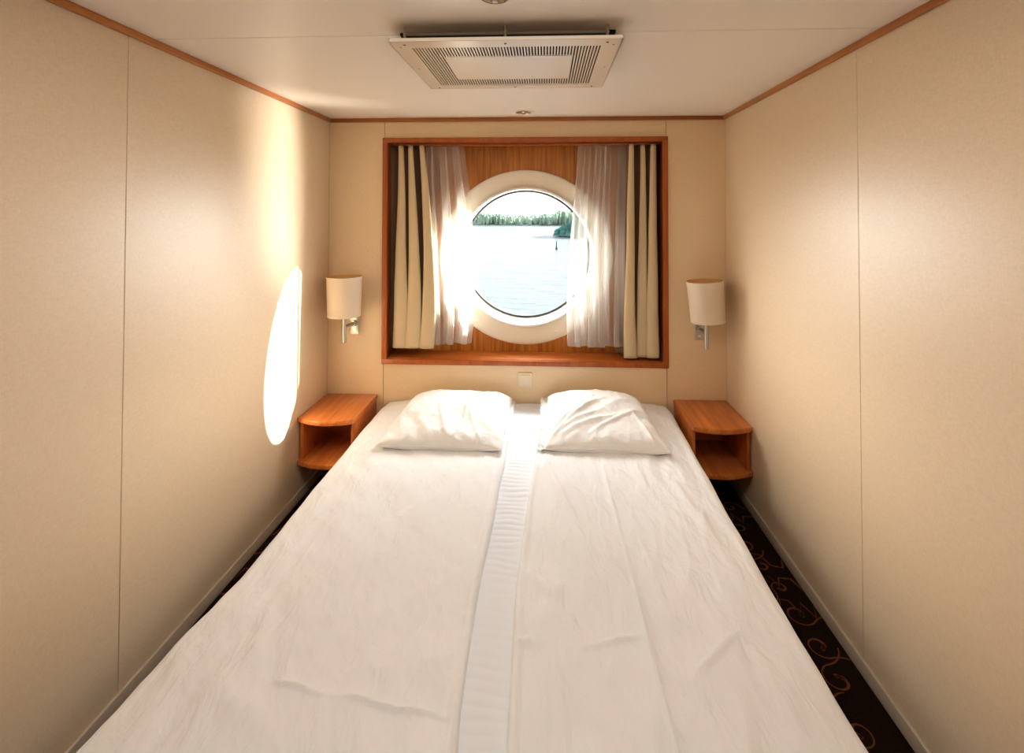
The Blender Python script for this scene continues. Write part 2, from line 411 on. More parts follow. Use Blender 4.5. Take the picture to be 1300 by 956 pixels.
# back panel with round opening
RO = .533; RC = Vector((.006, AD, 1.220))
bm = bmesh.new(); n = 72
for y in (AD, AD+.012):
    R_ = RO-.012
    prev = None
    pts_i = [(RC.x+R_*math.cos(2*PI*i/n), RC.z+R_*math.sin(2*PI*i/n)) for i in range(n)]
    def outp(i):
        a = 2*PI*i/n; c, s = math.cos(a), math.sin(a)
        kx = ((AX+.005)-RC.x*(1 if c > 0 else -1))/abs(c) if abs(c) > 1e-6 else 1e9
        kz = ((AZ1+.005-RC.z) if s > 0 else (RC.z-AZ0+.005))/abs(s) if abs(s) > 1e-6 else 1e9
        k = min(kx, kz); return (RC.x+k*c, RC.z+k*s)
    pts_o = [outp(i) for i in range(n)]
    for i in range(n):
        j = (i+1) % n
        quad(bm, [(pts_i[i][0], y, pts_i[i][1]), (pts_i[j][0], y, pts_i[j][1]), (pts_o[j][0], y, pts_o[j][1]), (pts_o[i][0], y, pts_o[i][1])])
# corners of the rectangle
for sx in (-1, 1):
    for z in (AZ0-.005, AZ1+.005):
        best = sorted([(abs(p[0]-sx*(AX+.005))+abs(p[1]-z), p) for p in pts_o])[:4]
        a_ = min([p for _, p in best], key=lambda p: abs(p[0]-sx*(AX+.005))*10+0*abs(p[1]-z)); b_ = min([p for _, p in best], key=lambda p: abs(p[1]-z)*10)
        quad(bm, [(sx*(AX+.005), AD, z), (a_[0], AD, a_[1]), (b_[0], AD, b_[1])])
obj('back_panel', bm, M['wood_panel'], win, smooth=False)
# surround: a flat flange then a funnel towards the glass
bm = bmesh.new()
def pring(bm, prof, mi=0):
    """prof of (radius, y); centre slides from the panel's to the glass's"""
    n = 96; prev = None
    for r, y in prof:
        t = max(0, min(1, (y-AD)/(GY-AD))); cx = RC.x*(1-t)+PC.x*t; cz = RC.z*(1-t)+PC.z*t
        cur = [bm.verts.new((cx+r*math.cos(2*PI*i/n), y, cz+r*math.sin(2*PI*i/n))) for i in range(n)]
        if prev:
            for i in range(n):
                f = bm.faces.new((prev[i], prev[(i+1) % n], cur[(i+1) % n], cur[i])); f.material_index = mi
        prev = cur
pring(bm, [(RO, AD+.001), (RO, AD-.004), (RO-.003, AD-.006), (RO-.012, AD-.007), (.50, AD-.004), (.455, AD+.006), (.428, AD+.014), (.420, AD+.020)])
obj('porthole_surround', bm, M['ring'], win)
bm = bmesh.new()
pring(bm, [(.430, AD+.016), (.429, AD-.004), (.424, AD-.010), (.415, AD-.009), (.408, AD+.014), (.404, AD+.028), (.402, AD+.048), (.398, GY-.008), (.394, GY-.004)])
obj('porthole_lip', bm, M['ring_lip'], win)
bm = bmesh.new()
pring(bm, [(.402, GY+.012), (.398, GY-.008), (.394, GY-.012), (.387, GY-.008), (.386, GY+.002)])
obj('gasket', bm, M['gasket'], win)
bm = bmesh.new()
vs = [bm.verts.new((PC.x+.390*math.cos(2*PI*i/96), GY, PC.z+.390*math.sin(2*PI*i/96))) for i in range(96)]
f = bm.faces.new(vs); f.normal_update()
if f.normal.y > 0: f.normal_flip()
obj('window_pane', bm, M['glass'], win, smooth=False, recalc=False)
for k in range(12):
    a = PI/12+k*PI/6+PI/24; r = .492; y = AD-.003; t = (y-AD)/(GY-AD)
    p = Vector((RC.x*(1-t)+r*math.cos(a), y, RC.z+r*math.sin(a)))
    bm = bmesh.new(); lathe(bm, [(0, .0025), (.004, .0025), (.006, .001), (.006, -.004)], p, Vector((0, -1, 0)), 12)
    obj('screw', bm, M['ring_lip'], win)

# ------------------------------------------------------------------ curtains
def curtain(name, label, cat, x_top, x_bot, z_top, z_bot, folds, amp, yc, mat, seed, group, thick=0., phase=0., belly=None, hem=.0, sheer=False):
    rd = random.Random(seed)
    ws = [rd.uniform(.7, 1.35) for _ in range(folds)]; tot = sum(ws)
    ed = [0]
    for w in ws: ed.append(ed[-1]+w/tot)
    amps = [amp*rd.uniform(.7, 1.25) for _ in range(folds)]
    lean = [rd.uniform(-.3, .3) for _ in range(folds)]
    def prof(s):
        for k in range(folds):
            if s <= ed[k+1]+1e-9:
                t = (s-ed[k])/(ed[k+1]-ed[k]); return k, t
        return folds-1, 1.
    def P(u, v):
        k, t = prof(u)
        zz = z_top+(z_bot-z_top)*v
        s_ = math.sin(2*PI*t+phase)
        a = amps[k]*((.9+.1*v) if not sheer else (.55+.45*v))*(1 if not sheer else (.75+.35*noise.noise(Vector((k*3.1, v*2.2, seed)))))
        sq = math.copysign(abs(s_)**.8, s_)
        # overlap of cloth sideways makes S-shaped folds
        xs = u+(.34 if sheer else .72)/folds*math.sin(4*PI*t+phase*2)*(.5+.5*v)+lean[k]/folds*.25*math.sin(PI*v)
        x0 = x_top[0]+(x_bot[0]-x_top[0])*smooth(0, 1, v)
        x1 = x_top[1]+(x_bot[1]-x_top[1])*smooth(0, 1, v)
        if belly: x0 += belly[0]*math.sin(PI*v); x1 += belly[1]*math.sin(PI*min(1, v*1.0))
        x = x0+(x1-x0)*xs+.006*noise.noise(Vector((u*6, v*3, seed+5)))
        y = yc+a*sq+.006*noise.noise(Vector((u*9, v*2.5, seed)))
        zz += hem*noise.noise(Vector((u*5, 0, seed*2.)))*v
        return Vector((x, y, zz))
    bm = bmesh.new(); grid_mesh(bm, P, folds*22, 60)
    o = obj(name, bm, mat, recalc=False, angle=180)
    tag(o, label, cat, group)
    if thick:
        s = o.modifiers.new('s', 'SOLIDIFY'); s.thickness = thick; o.data.materials.clear(); o.data.materials.append(mat); o.data.materials.append(M['lining']); s.material_offset = 1; s.material_offset_rim = 0
    return o, P
gO, gS = 'opaque beige curtains at the porthole', 'sheer white curtains at the porthole'
oL, PL = curtain('curtain', 'beige opaque curtain gathered at the left end of the window alcove', 'curtain', (-.780, -.600), (-.792, -.560), AZ1-.012, .692, 3, .056, .078, M['curtain'], 11, gO, .0015, -.9, (0, .025))
oR, PR = curtain('curtain', 'beige opaque curtain gathered at the right end of the window alcove', 'curtain', (.600, .782), (.588, .776), AZ1-.012, .655, 3, .056, .078, M['curtain'], 24, gO, .0015, 2.2)
sL, QL = curtain('sheer_curtain', 'sheer white curtain hanging at the left side of the porthole', 'curtain', (-.600, -.370), (-.565, -.330), AZ1-.012, .712, 3, .030, .075, M['sheer'], 5, gS, 0, .3, (0, .035), .02, True)
sR, QR = curtain('sheer_curtain', 'sheer white curtain hanging at the right side of the porthole', 'curtain', (.320, .592), (.270, .582), AZ1-.012, .705, 4, .028, .075, M['sheer'], 9, gS, 0, .9, (-.02, 0), .02, True)
# hems of the sheers
for o, P_ in ((sL, QL), (sR, QR)):
    bm = bmesh.new()
    def hemP(u, v): 
        p = P_(u, 1-.022*v); return p+Vector((0, -.0012, 0))
    grid_mesh(bm, hemP, 120, 2); obj('hem', bm, M['sheer'], o, recalc=False)
rail = bmesh.new(); box(rail, (-AX, .050, AZ1-.010), (AX, .100, AZ1-.0005), .002)
rl = obj('curtain_rail', rail, M['wood_frame']); tag(rl, 'slim wooden curtain rail along the top of the window alcove', 'curtain rail')

# ------------------------------------------------------------------ nightstands
def nightstand(label, side):
    """side -1: against the left wall; +1: right"""
    xo, xi = side*(W-.003), side*.852        # wall side, bed side
    t = thing('nightstand', label, 'nightstand', (side*1.0, -.18, .19), 'wall-hung cherry nightstands')
    def bow(z0, z1, name, ydeep=0.):
        n = 18; pts = []
        x0, x1 = (xo, xi)
        yf = lambda s: -.335-.052*math.sin(PI*(.10+.80*s))-.010*s
        top = [(x0, -.003)]
        for i in range(n+1):
            s = i/n; top.append((x0+(x1-x0)*s, yf(s)))
        # soften the bed-side corner
        lx, ly = top[-1]; top[-1] = (lx-(x1-x0)*.02, ly+.0); top.append((lx, ly+.02))
        top.append((x1, -.003))
        b = bmesh.new()
        vs = [b.verts.new((x, y, z0)) for x, y in top]; f = b.faces.new(vs)
        r = bmesh.ops.extrude_face_region(b, geom=[f])
        for v in r['geom']:
            if isinstance(v, bmesh.types.BMVert): v.co.z = z1
        bmesh.ops.recalc_face_normals(b, faces=b.faces[:])
        es = [e for e in b.edges if abs(e.verts[0].co.z-e.verts[1].co.z) < 1e-6]
        bmesh.ops.bevel(b, geom=es, offset=.003, segments=2, profile=.5, affect='EDGES')
        return obj(name, b, M['wood_y'], t)
    bow(.408, .432, 'top'); bow(.190, .212, 'shelf')
    e = .012
    for xx, nm in ((xo, 'side_panel'), (xi, 'side_panel')):
        s = -1 if xx == xo else 1
        a = xx+(-side)*(.004 if xx == xo else -.004); b2 = a+(-side if xx == xo else side)*.018
        b = bmesh.new(); box(b, (min(a, b2), -.335, .212), (max(a, b2), -.003, .408), .0015); obj(nm, b, M['wood_z'], t)
    b = bmesh.new(); box(b, (min(xo, xi)+.024, -.016, .212), (max(xo, xi)-.024, -.004, .408)); obj('back_panel', b, M['wood_x'], t)
    return t
nightstand('cherry wood open nightstand hung on the left wall below the left lamp', -1)
nightstand('cherry wood open nightstand hung on the right wall below the right lamp', 1)

# ------------------------------------------------------------------ wall lamps
def sconce(label, cx, px, tilt, z0):
    """cx: axis of shade and stem, px: wall plate centre"""
    t = thing('wall_lamp', label, 'wall lamp', (cx, 0, z0), 'cream drum shade wall lamps')
    b = bmesh.new(); box(b, (px-.029, -.010, z0-.065), (px+.029, -.0005, z0+.065), .004, 0, 3)
    wp = obj('wall_plate', b, M['steel'], t)
    b = bmesh.new(); lathe(b, [(0, .003), (.005, .003), (.006, 0)], (px+.004*(1 if cx < 0 else -1), -.010, z0-.04), (0, -1, 0), 14); obj('screw', b, M['chrome'], wp)
    yl = -.125
    b = bmesh.new(); rod(b, (px, -.009, z0-.002), (cx, yl, z0-.002), .010)
    lathe(b, [(0, 0), (.019, 0), (.019, .012), (.012, .014), (0, .014)], (px, -.009, z0-.002), (0, -1, 0), 24)
    obj('arm', b, M['steel'], t)
    b = bmesh.new(); rod(b, (cx, yl, z0-.085), (cx, yl, z0+.14), .0122, 24); obj('stem', b, M['steel'], t)
    b = bmesh.new(); lathe(b, [(0, 0), (.016, 0), (.016, .05), (0, .05)], (cx, yl, z0+.13), (0, 0, 1), 24)
    obj('bulb_holder', b, M['plastic_w'], t)
    b = bmesh.new(); lathe(b, [(0, 0), (.012, .002), (.022, .02), (.024, .035), (.018, .052), (0, .062)], (cx, yl, z0+.17), (0, 0, 1), 24); obj('bulb', b, M['bulb'], t)
    # shade, slightly tilted
    h, r0, r1 = .222, .089, .096
    rot = Matrix.Rotation(tilt, 4, 'Y')
    org = Vector((cx, yl, z0+.175))
    b = bmesh.new(); q = bmesh.new()
    lathe(q, [(r0, -h/2), (r1, h/2)], n=64); merge(b, q, 0)
    q = bmesh.new(); lathe(q, [(r0-.0015, -h/2), (r1-.0015, h/2)], n=64); merge(b, q, 1)
    q = bmesh.new(); lathe(q, [(r0-.0015, -h/2), (r0, -h/2)], n=64); merge(b, q, 0)
    q = bmesh.new(); lathe(q, [(r1-.0015, h/2), (r1, h/2)], n=64); merge(b, q, 0)
    for v in b.verts: v.co = org+rot @ v.co
    sh = obj('lamp_shade', b, [M['shade'], M['shade_in']], t)
    for zz, rr in ((-h/2+.004, r0), (h/2-.004, r1)):
        b = bmesh.new(); q = bmesh.new(); lathe(q, [(rr+.0002, -.004), (rr+.0016, -.003), (rr+.0016, .003), (rr+.0002, .004)], (0, 0, zz), n=64); merge(b, q)
        for v in b.verts: v.co = org+rot @ v.co
        obj('shade_trim', b, M['shade'], sh)
    # spider fitting holding the shade
    b = bmesh.new()
    for k in range(3):
        a = k*2*PI/3+.4
        q = bmesh.new(); rod(q, (0, 0, .075), (r1*.985*math.cos(a), r1*.985*math.sin(a), .075), .0018, 8, .0003); merge(b, q)
    for v in b.verts: v.co = org+rot @ v.co
    obj('shade_fitter', b, M['steel'], sh)
sconce('cream drum shade wall lamp with steel stem, mounted left of the porthole alcove', -1.002, -.991, .0, .845)
sconce('cream drum shade wall lamp tilting slightly, mounted right of the porthole alcove', 1.000, 1.001, -.075, .835)

# ------------------------------------------------------------------ light switch
t = thing('light_switch', 'small ivory light switch on the back wall between the two pillows', 'switch', (.012, 0, .53))
b = bmesh.new(); box(b, (-.029, -.010, .489), (.052, -.0005, .570), .003, 0, 3); obj('face_plate', b, M['plastic'], t)
b = bmesh.new(); box(b, (-.018, -.015, .500), (.041, -.009, .559), .002, 0, 3); obj('rocker', b, M['plastic'], t)

# ------------------------------------------------------------------ ceiling ventilation unit
t = thing('ceiling_vent', 'wide cream slotted ventilation panel hung below the ceiling', 'vent', (.006, -1.14, 1.99))
X0, X1, Y0, Y1, ZP = -.340, .352, -1.412, -.866, 1.990
b = bmesh.new()
nsl = 62; sx0, sx1 = -.285, .298; pitch = (sx1-sx0)/nsl
xs = [X0]; solid_x = []; 
cells = []   # (xa, xb, slot index or None)
cells.append((X0, sx0, None))
for i in range(nsl):
    a = sx0+i*pitch; cells.append((a, a+pitch*.48, i)); cells.append((a+pitch*.48, a+pitch, None))
cells.append((sx1, X1, None))
ys = [(Y0, -1.352, 'm'), (-1.352, -1.262, 'near'), (-1.262, -1.0, 'mid'), (-1.0, -.915, 'far'), (-.915, Y1, 'm')]
for xa, xb, si in cells:
    for ya, yb, kk in ys:
        void = si is not None and (kk in ('near', 'far') or (kk == 'mid' and (si < 9 or si >= nsl-9)))
        if void:
            # slot walls
            for xw in (xa, xb): quad(b, [(xw, ya, ZP), (xw, yb, ZP), (xw, yb, ZP+.004), (xw, ya, ZP+.004)])
            continue
        quad(b, [(xa, ya, ZP), (xb, ya, ZP), (xb, yb, ZP), (xa, yb, ZP)])
        quad(b, [(xa, ya, ZP+.004), (xb, ya, ZP+.004), (xb, yb, ZP+.004), (xa, yb, ZP+.004)])
bmesh.ops.remove_doubles(b, verts=b.verts[:], dist=1e-6)
obj('perforated_plate', b, M['panel'], t, smooth=False)
b = bmesh.new()      # folded rim of the plate
for lo, hi in (((X0, Y0, ZP), (X1, Y0+.002, ZP+.010)), ((X0, Y1-.002, ZP), (X1, Y1, ZP+.014)), ((X0, Y0, ZP), (X0+.002, Y1, ZP+.014)), ((X1-.002, Y0, ZP), (X1, Y1, ZP+.014))):
    box(b, lo, hi)
obj('rim', b, M['panel'], t, smooth=False)
b = bmesh.new(); box(b, (X0+.03, Y0+.05, ZP+.010), (X1-.03, Y1-.03, ZP+.013)); obj('slot_shade', b, M['dark'], t, smooth=False)  # black sheet standing in for the darkness behind the slots
b = bmesh.new()
hx0, hx1, hy0, hy1 = X0+.012, X1-.012, -1.336, -.89
for lo, hi in (((hx0, hy0, H-.010), (hx1, hy0+.02, H-.0005)), ((hx0, hy1-.02, H-.010), (hx1, hy1, H-.0005)), ((hx0, hy0, H-.010), (hx0+.02, hy1, H-.0005)), ((hx1-.02, hy0, H-.010), (hx1, hy1, H-.0005))):
    box(b, lo, hi, .001)
obj('housing', b, M['panel_side'], t, smooth=False)
b = bmesh.new(); box(b, (hx0+.02, hy0+.003, ZP+.014), (hx1-.03, hy1-.012, H-.001)); obj('gap_shade', b, M['dark'], t, smooth=False)  # black block painted as the shade in the gap above the plate
for x in (-.300, .005, .309):
    b = bmesh.new(); rod(b, (x, Y0+.030, ZP+.004), (x, Y0+.030, H-.001), .004, 12); obj('standoff', b, M['panel_side'], t)
    for y in (Y0+.030, Y1+(-.022)):
        b = bmesh.new(); lathe(b, [(0, .002), (.003, .002), (.0045, 0)], (x, y, ZP), (0, 0, -1), 12); obj('screw', b, M['screw'], t)
for x in (X0+.022, X1-.022):
    for y in (-1.36, -1.14):
        b = bmesh.new(); lathe(b, [(0, .0012), (.0022, .001), (.003, 0)], (x, y, ZP), (0, 0, -1), 10); obj('screw', b, M['panel_side'], t)

# ------------------------------------------------------------------ recessed spots
def spot(label, x, y, r):
    t = thing('ceiling_spotlight', label, 'spotlight', (x, y, H))
    o = (x, y, H)
    b = bmesh.new(); lathe(b, [(r*1.25, .0), (r*1.25, .003), (r*1.18, .005), (r*.98, .004), (r*.95, .001)], o, (0, 0, -1), 40); obj('trim_ring', b, M['plastic_w'], t)
    b = bmesh.new(); lathe(b, [(r*.96, .001), (r*.93, .007), (r*.80, .008), (r*.74, .001), (r*.70, .0005)], o, (0, 0, -1), 40); obj('bezel', b, M['chrome'], t)
    b = bmesh.new(); lathe(b, [(r*.70, .0006), (r*.5, .0010), (0, .0012)], o, (0, 0, -1), 40); obj('reflector', b, M['dark'], t)
    b = bmesh.new(); lathe(b, [(0, .012), (r*.28, .010), (r*.40, .004), (r*.40, .001)], o, (0, 0, -1), 24); obj('lamp', b, M['chrome'], t)
spot('small chrome recessed ceiling spotlight between the vent and the back wall', .006, -.160, .046)
spot('chrome-rimmed recessed ceiling spotlight on the near side of the vent panel', -.006, -1.585, .042)

# ------------------------------------------------------------------ bed
ZM = .392            # top of the fitted sheet
bed = thing('double_bed', 'white double bed of two pushed-together mattresses under the porthole', 'bed', (0, -1.0, 0))
b = bmesh.new(); box(b, (-.76, -2.0, .10), (.76, -.02, .20), .01); obj('bed_base', b, M['wood_x'], bed)
for x in (-.68, .68):
    for y in (-1.9, -.12):
        b = bmesh.new(); box(b, (x-.03, y-.03, 0), (x+.03, y+.03, .10), .004); obj('leg', b, M['wood_z'], bed)
for s in (-1, 1):
    b = bmesh.new(); box(b, (min(s*.004, s*.775), -2.02, .20), (max(s*.004, s*.775), -.012, ZM-.006), .03, 0, 4); obj('mattress', b, M['mattress'], bed)
def sheet_z(x, y):
    """fitted sheet with the puckers running across the middle strip"""
    w = math.exp(-((x-.0)/.14)**2)
    fade = .35+.65*smooth(-1.5, -1.0, y)
    yy = y+.010*noise.noise(Vector((x*14, y*7, 2.)))+.012*noise.noise(Vector((x*4, y*3, 7.)))
    k = abs(math.sin(yy*PI/.030+1.3*noise.noise(Vector((x*9, y*10, 4.)))))
    p = (k**.7)*.0065*w*fade*(.6+.7*noise.noise(Vector((x*7, y*14, 0.)))) 
    return ZM+p+.002*noise.noise(Vector((x*3, y*3, 1.)))
b = bmesh.new()
def SP(u, v):
    y = -.010-2.02*v
    # across: side drop, top, side drop
    a = (u-.5)*2; lim = .775; tot = lim+.16; s = a*tot
    if abs(s) <= lim: return Vector((s, y, sheet_z(s, y)-.012*smooth(lim-.03, lim, abs(s))))
    return Vector((math.copysign(lim+.004, s), y, ZM-.012-(abs(s)-lim)))
grid_mesh(b, SP, 190, 520)
obj('fitted_sheet', b, M['sheet'], bed, angle=180)

def interp(tab, y):
    if y >= tab[0][0]: return tab[0][1]
    for (y0, x0), (y1, x1) in zip(tab, tab[1:]):
        if y >= y1:
            t = (y-y0)/(y1-y0); t = t*t*(3-2*t)*.5+t*.5; return x0+(x1-x0)*t
    return tab[-1][1]
def crease(x, y, a, b_, w, h, kind='ridge'):
    A, B = Vector(a), Vector(b_); P = Vector((x, y)); d = B-A; t = max(0, min(1, (P-A).dot(d)/d.length_squared))
    q = P-(A+d*t); dist = q.length; side = 1 if d.x*q.y-d.y*q.x > 0 else -1
    fade = min(1, 3*min(t, 1-t)+.15)
    if kind == 'step': return h*fade*(math.exp(-max(0, side*dist)/w) if side > 0 else math.exp(-dist/(w*.25)))
    return h*fade*math.exp(-(dist/w)**2)
def ridged(p, o=3):
    v = 0; a = 1; tot = 0
    for i in range(o):
        v += a*(1-abs(noise.noise(p))*2.2); tot += a; p = p*2.03+Vector((3.1, 1.7, .3)); a *= .5
    return v/tot
def duvet(name, label, outer, inner, yfoot, wr, creases, seed, drop=.17, top_y=-.012):
    """outer/inner: tables (y, x) of the silhouette edges; wr: wrinkle function"""
    sgn = 1 if interp(outer, -1) > 0 else -1
    def P(u, v):
        y = top_y+(yfoot-top_y)*v
        xo, xi = interp(outer, y), interp(inner, y)
        xo += .004*noise.noise(Vector((y*4, seed, 0))); xi += .004*noise.noise(Vector((y*5, seed, 3)))
        span = abs(xo-xi); tot = span+drop+.018; s = u*tot
        th = .031
        if s < .018:              # inner edge: rounded lip rising from the sheet
            a = s/.018*PI/2; x = xi+sgn*(.008*(1-math.cos(a))-.000); z = ZM+.002+th*.85*math.sin(a)
            hold = s/.018
        elif s < .018+span-.05:
            x = xi+sgn*(s-.018+.008); z = ZM+.002+th*.85; hold = 1
            e = s-.018
            z += .0035*math.exp(-((e-.008)/.007)**2)-.003*math.exp(-((e-.024)/.008)**2)
        else:                      # shoulder and drop
            r = .042; q = s-(.018+span-.05); arc = r*PI/2
            x_c = xi+sgn*(span-.05+.008)
            if q < arc: a = q/r; x = x_c+sgn*r*math.sin(a); z = ZM+.002+th*.85-r*(1-math.cos(a)); hold = 1-.6*a/(PI/2)
            else: x = x_c+sgn*(r+.004*noise.noise(Vector((y*9, q*6, seed)))+.008*noise.noise(Vector((y*3, q*2, seed+2.)))); z = ZM+.002+th*.85-r-(q-arc); hold = .3
        # soft slope towards the outer side
        ex = abs(xo-x); z -= .016*smooth(.16, .02, ex) if hold > .35 else .016
        z += hold*(wr(x, y))
        for c in creases: z += hold*crease(x, y, *c)
        # head end sinks to the mattress, foot end rounded off
        z -= .015*smooth(.12, 0, v*abs(yfoot)) ; ft = (y-yfoot); z -= .02*smooth(.05, 0, ft)
        return Vector((x, y, z))
    bm = bmesh.new(); grid_mesh(bm, P, 230, 420)
    # foot flap closing the end
    def F(u, v):
        p = P(u, 1); return Vector((p.x, p.y-.004*math.sin(v*PI/2), p.z-v*max(0, p.z-(ZM-.14))))
    grid_mesh(bm, F, 230, 8)
    bmesh.ops.remove_doubles(bm, verts=bm.verts[:], dist=1e-5)
    o = obj(name, bm, M['duvet'], angle=180); tag(o, label, 'duvet', 'white duvets on the double bed')
    return o
def wrL(x, y):
    near = smooth(-1.25, -1.75, y)
    # diagonal soft wrinkles
    p = Vector((x*3.2+y*2.2, (y*.9-x*1.6), 1.7)); q = Vector((x*7+y*6, y*3-x*4, 5.))
    z = .0060*noise.noise(p*1.6)+.0060*ridged(q, 3)*(.6+.4*near)+.0035*noise.noise(Vector((x*11+y*12, y*4-x*5, 2.5)))
    z += near*.012*noise.noise(Vector((x*9+2, y*7, 9)))+.0022*noise.noise(Vector((x*22, y*16, 2)))*(.3+near)
    z += -.006*math.exp(-((x+.66-.02*math.sin(y*3))/.028)**2)*smooth(-.5, -.9, y)
    return z
def wrR(x, y):
    near = smooth(-1.2, -1.75, y)
    z = .008*noise.noise(Vector((x*7.5+y*.8, y*1.3, 3.)))*(1-.4*near)+.0060*ridged(Vector((x*9-y*1.5, y*3, 8.)), 3)+.003*noise.noise(Vector((x*16+y*3, y*5, 1.)))
    z += near*.009*noise.noise(Vector((x*6-y*3, y*7+x*2, 4.)))+.0025*noise.noise(Vector((x*20+y*8, y*13, 6)))*(.3+near)
    z += .0035*abs(math.sin(x*46+2*noise.noise(Vector((x*3, y*3, 0)))))*smooth(-1.05, -.62, y)*smooth(-.45, -.6, y)
    return z
duL = duvet('duvet', 'white duvet on the left half of the bed, smooth with soft diagonal wrinkles',
    [(0, -.800), (-.48, -.800), (-.9, -.800), (-1.4, -.792), (-1.6, -.815), (-2.1, -.845)],
    [(0, -.040), (-.7, -.050), (-1.1, -.056), (-1.47, -.066), (-1.73, -.060), (-2.1, -.02)], -2.06, wrL,
    [((-.50, -1.73), (-.36, -1.76), .010, .009, 'step'), ((-.36, -1.76), (-.06, -1.79), .012, .008, 'step'), ((-.62, -1.50), (-.56, -1.72), .02, .007), ((-.50, -1.60), (-.47, -1.75), .02, .006),
     ((-.20, -.9), (-.45, -1.2), .02, .004), ((-.25, -1.2), (-.6, -1.5), .025, .004), ((-.10, -1.35), (-.40, -1.62), .022, .005)], 1)
duR = duvet('duvet', 'white duvet on the right half of the bed, creased lengthwise down its middle',
    [(0, .832), (-.4, .815), (-.72, .808), (-1.02, .796), (-1.37, .788), (-1.63, .784), (-2.1, .80)],
    [(0, .105), (-.4, .095), (-.64, .083), (-1.03, .056), (-1.41, .040), (-1.71, .043), (-2.1, .05)], -2.08, wrR,
    [((.365, -.72), (.375, -1.25), .010, .010, 'step'), ((.375, -1.25), (.385, -1.95), .009, .011, 'step'), ((.11, -.66), (.235, -1.15), .014, .007), ((.235, -1.15), (.26, -1.45), .02, .004),
     ((.38, -1.56), (.20, -1.62), .009, .006), ((.60, -1.56), (.46, -1.68), .009, .007), ((.06, -1.36), (.17, -1.48), .025, .012), ((.045, -1.62), (.10, -1.60), .015, .012),
     ((.62, -.75), (.70, -1.4), .02, .005), ((.50, -.72), (.55, -1.1), .016, .004), ((.70, -1.0), (.62, -1.3), .018, .005)], 2)

# ------------------------------------------------------------------ pillows
ZD = ZM+.029
def pillow(name, label, corners, hmax, wr, seed, flange=None, hump=.35):
    """corners: front-left, front-right, back-right, back-left in plan"""
    fl, fr, br, bl = [Vector(c) for c in corners]
    def plan(u, v, pin=1.):
        # pinch: sides bow inward a little between the corners
        p = (fl*(1-u)+fr*u)*(1-v)+(bl*(1-u)+br*u)*v
        c = (fl+fr+br+bl)/4
        bow = .030*(math.sin(PI*u)*(abs(2*v-1)**3)+math.sin(PI*v)*(abs(2*u-1)**3))*-1
        d = (p-c); 
        return p-d*bow*-.9*pin
    def hgt(u, v):
        a = max(0, 1-abs(2*u-1)**2.6)*max(0, 1-abs(2*v-1)**3.2)
        return a**.42
    def T(u, v):
        p = plan(u, v); h = hgt(u, v)*hmax*(1-hump+hump*2*smooth(0, .9, v))
        n_ = 1.7*wr(u, v)*min(1, hgt(u, v)*1.6)
        edge = .010+.012*noise.noise(Vector((u*3+seed, v*3, 1)))*.6
        return Vector((p.x, p.y, ZD+edge+.012+h+n_))
    def B(u, v):
        p = plan(u, v); h = hgt(u, v)
        e = .010+.012*noise.noise(Vector((u*3+seed, v*3, 1)))*.6
        return Vector((p.x, p.y, ZD+e+.012-min(1., h*2.2)*(e+.014)))
    bm = bmesh.new(); n = 110
    grid_mesh(bm, T, n, n); grid_mesh(bm, B, n, n)
    bmesh.ops.remove_doubles(bm, verts=bm.verts[:], dist=1e-5)
    o = obj(name, bm, M['pillow'], angle=180); tag(o, label, 'pillow', 'white pillows at the head of the bed')
    # seam running round the pillowcase
    path = [T(t, 0) for t in [i/60 for i in range(61)]]+[T(1, t) for t in [i/60 for i in range(1, 61)]]+[T(1-t, 1) for t in [i/60 for i in range(1, 61)]]+[T(0, 1-t) for t in [i/60 for i in range(1, 60)]]
    b2 = bmesh.new(); m = len(path); rings = []
    for i, p in enumerate(path):
        d = (path[(i+1) % m]-path[i-1]).normalized(); s = d.cross(Vector((0, 0, 1))).normalized(); w = s.cross(d)
        rings.append([b2.verts.new(p+(s*math.cos(k*PI/3)+w*math.sin(k*PI/3))*.0028) for k in range(6)])
    for i in range(m):
        A, B_ = rings[i], rings[(i+1) % m]
        for k in range(6): b2.faces.new((A[k], A[(k+1) % 6], B_[(k+1) % 6], B_[k]))
    obj('seam', b2, M['pillow'], o, angle=180)
    if flange:
        # loose crumpled end of the pillowcase beside the left side
        b3 = bmesh.new()
        def Fp(u, v):
            p = T(0, v); k = u*flange
            return Vector((p.x-k+.010*noise.noise(Vector((v*14, u*2, seed))), p.y, p.z-.012*u+u*.020*noise.noise(Vector((v*16, u*3, seed+3)))+u*.012*noise.noise(Vector((v*40, u*4, seed)))+.006*u))
        grid_mesh(b3, Fp, 14, 150); fo = obj('open_end', b3, M['pillow'], o, angle=180)
    return o
def pwL(u, v):
    z = .005*noise.noise(Vector((u*5, v*5, 2)))
    z += .006*ridged(Vector((u*4.2+v*3.0, v*2.2-u*1.5, 4)), 2)*smooth(.9, .2, v)
    z += .006*math.exp(-((u-.60-.05*math.sin(v*5))/.012)**2)*smooth(.75, .3, v)*smooth(0, .12, v)
    z += .006*math.exp(-(((u-.25)-(.9-v)*.35)/.022)**2)*smooth(0, .1, v)*smooth(.7, .4, v)
    z += .005*math.exp(-(((u-.80)+(v-.1)*.4)/.018)**2)*smooth(.8, .4, v)
    z += .0025*noise.noise(Vector((u*18, v*14, 2)))
    return z
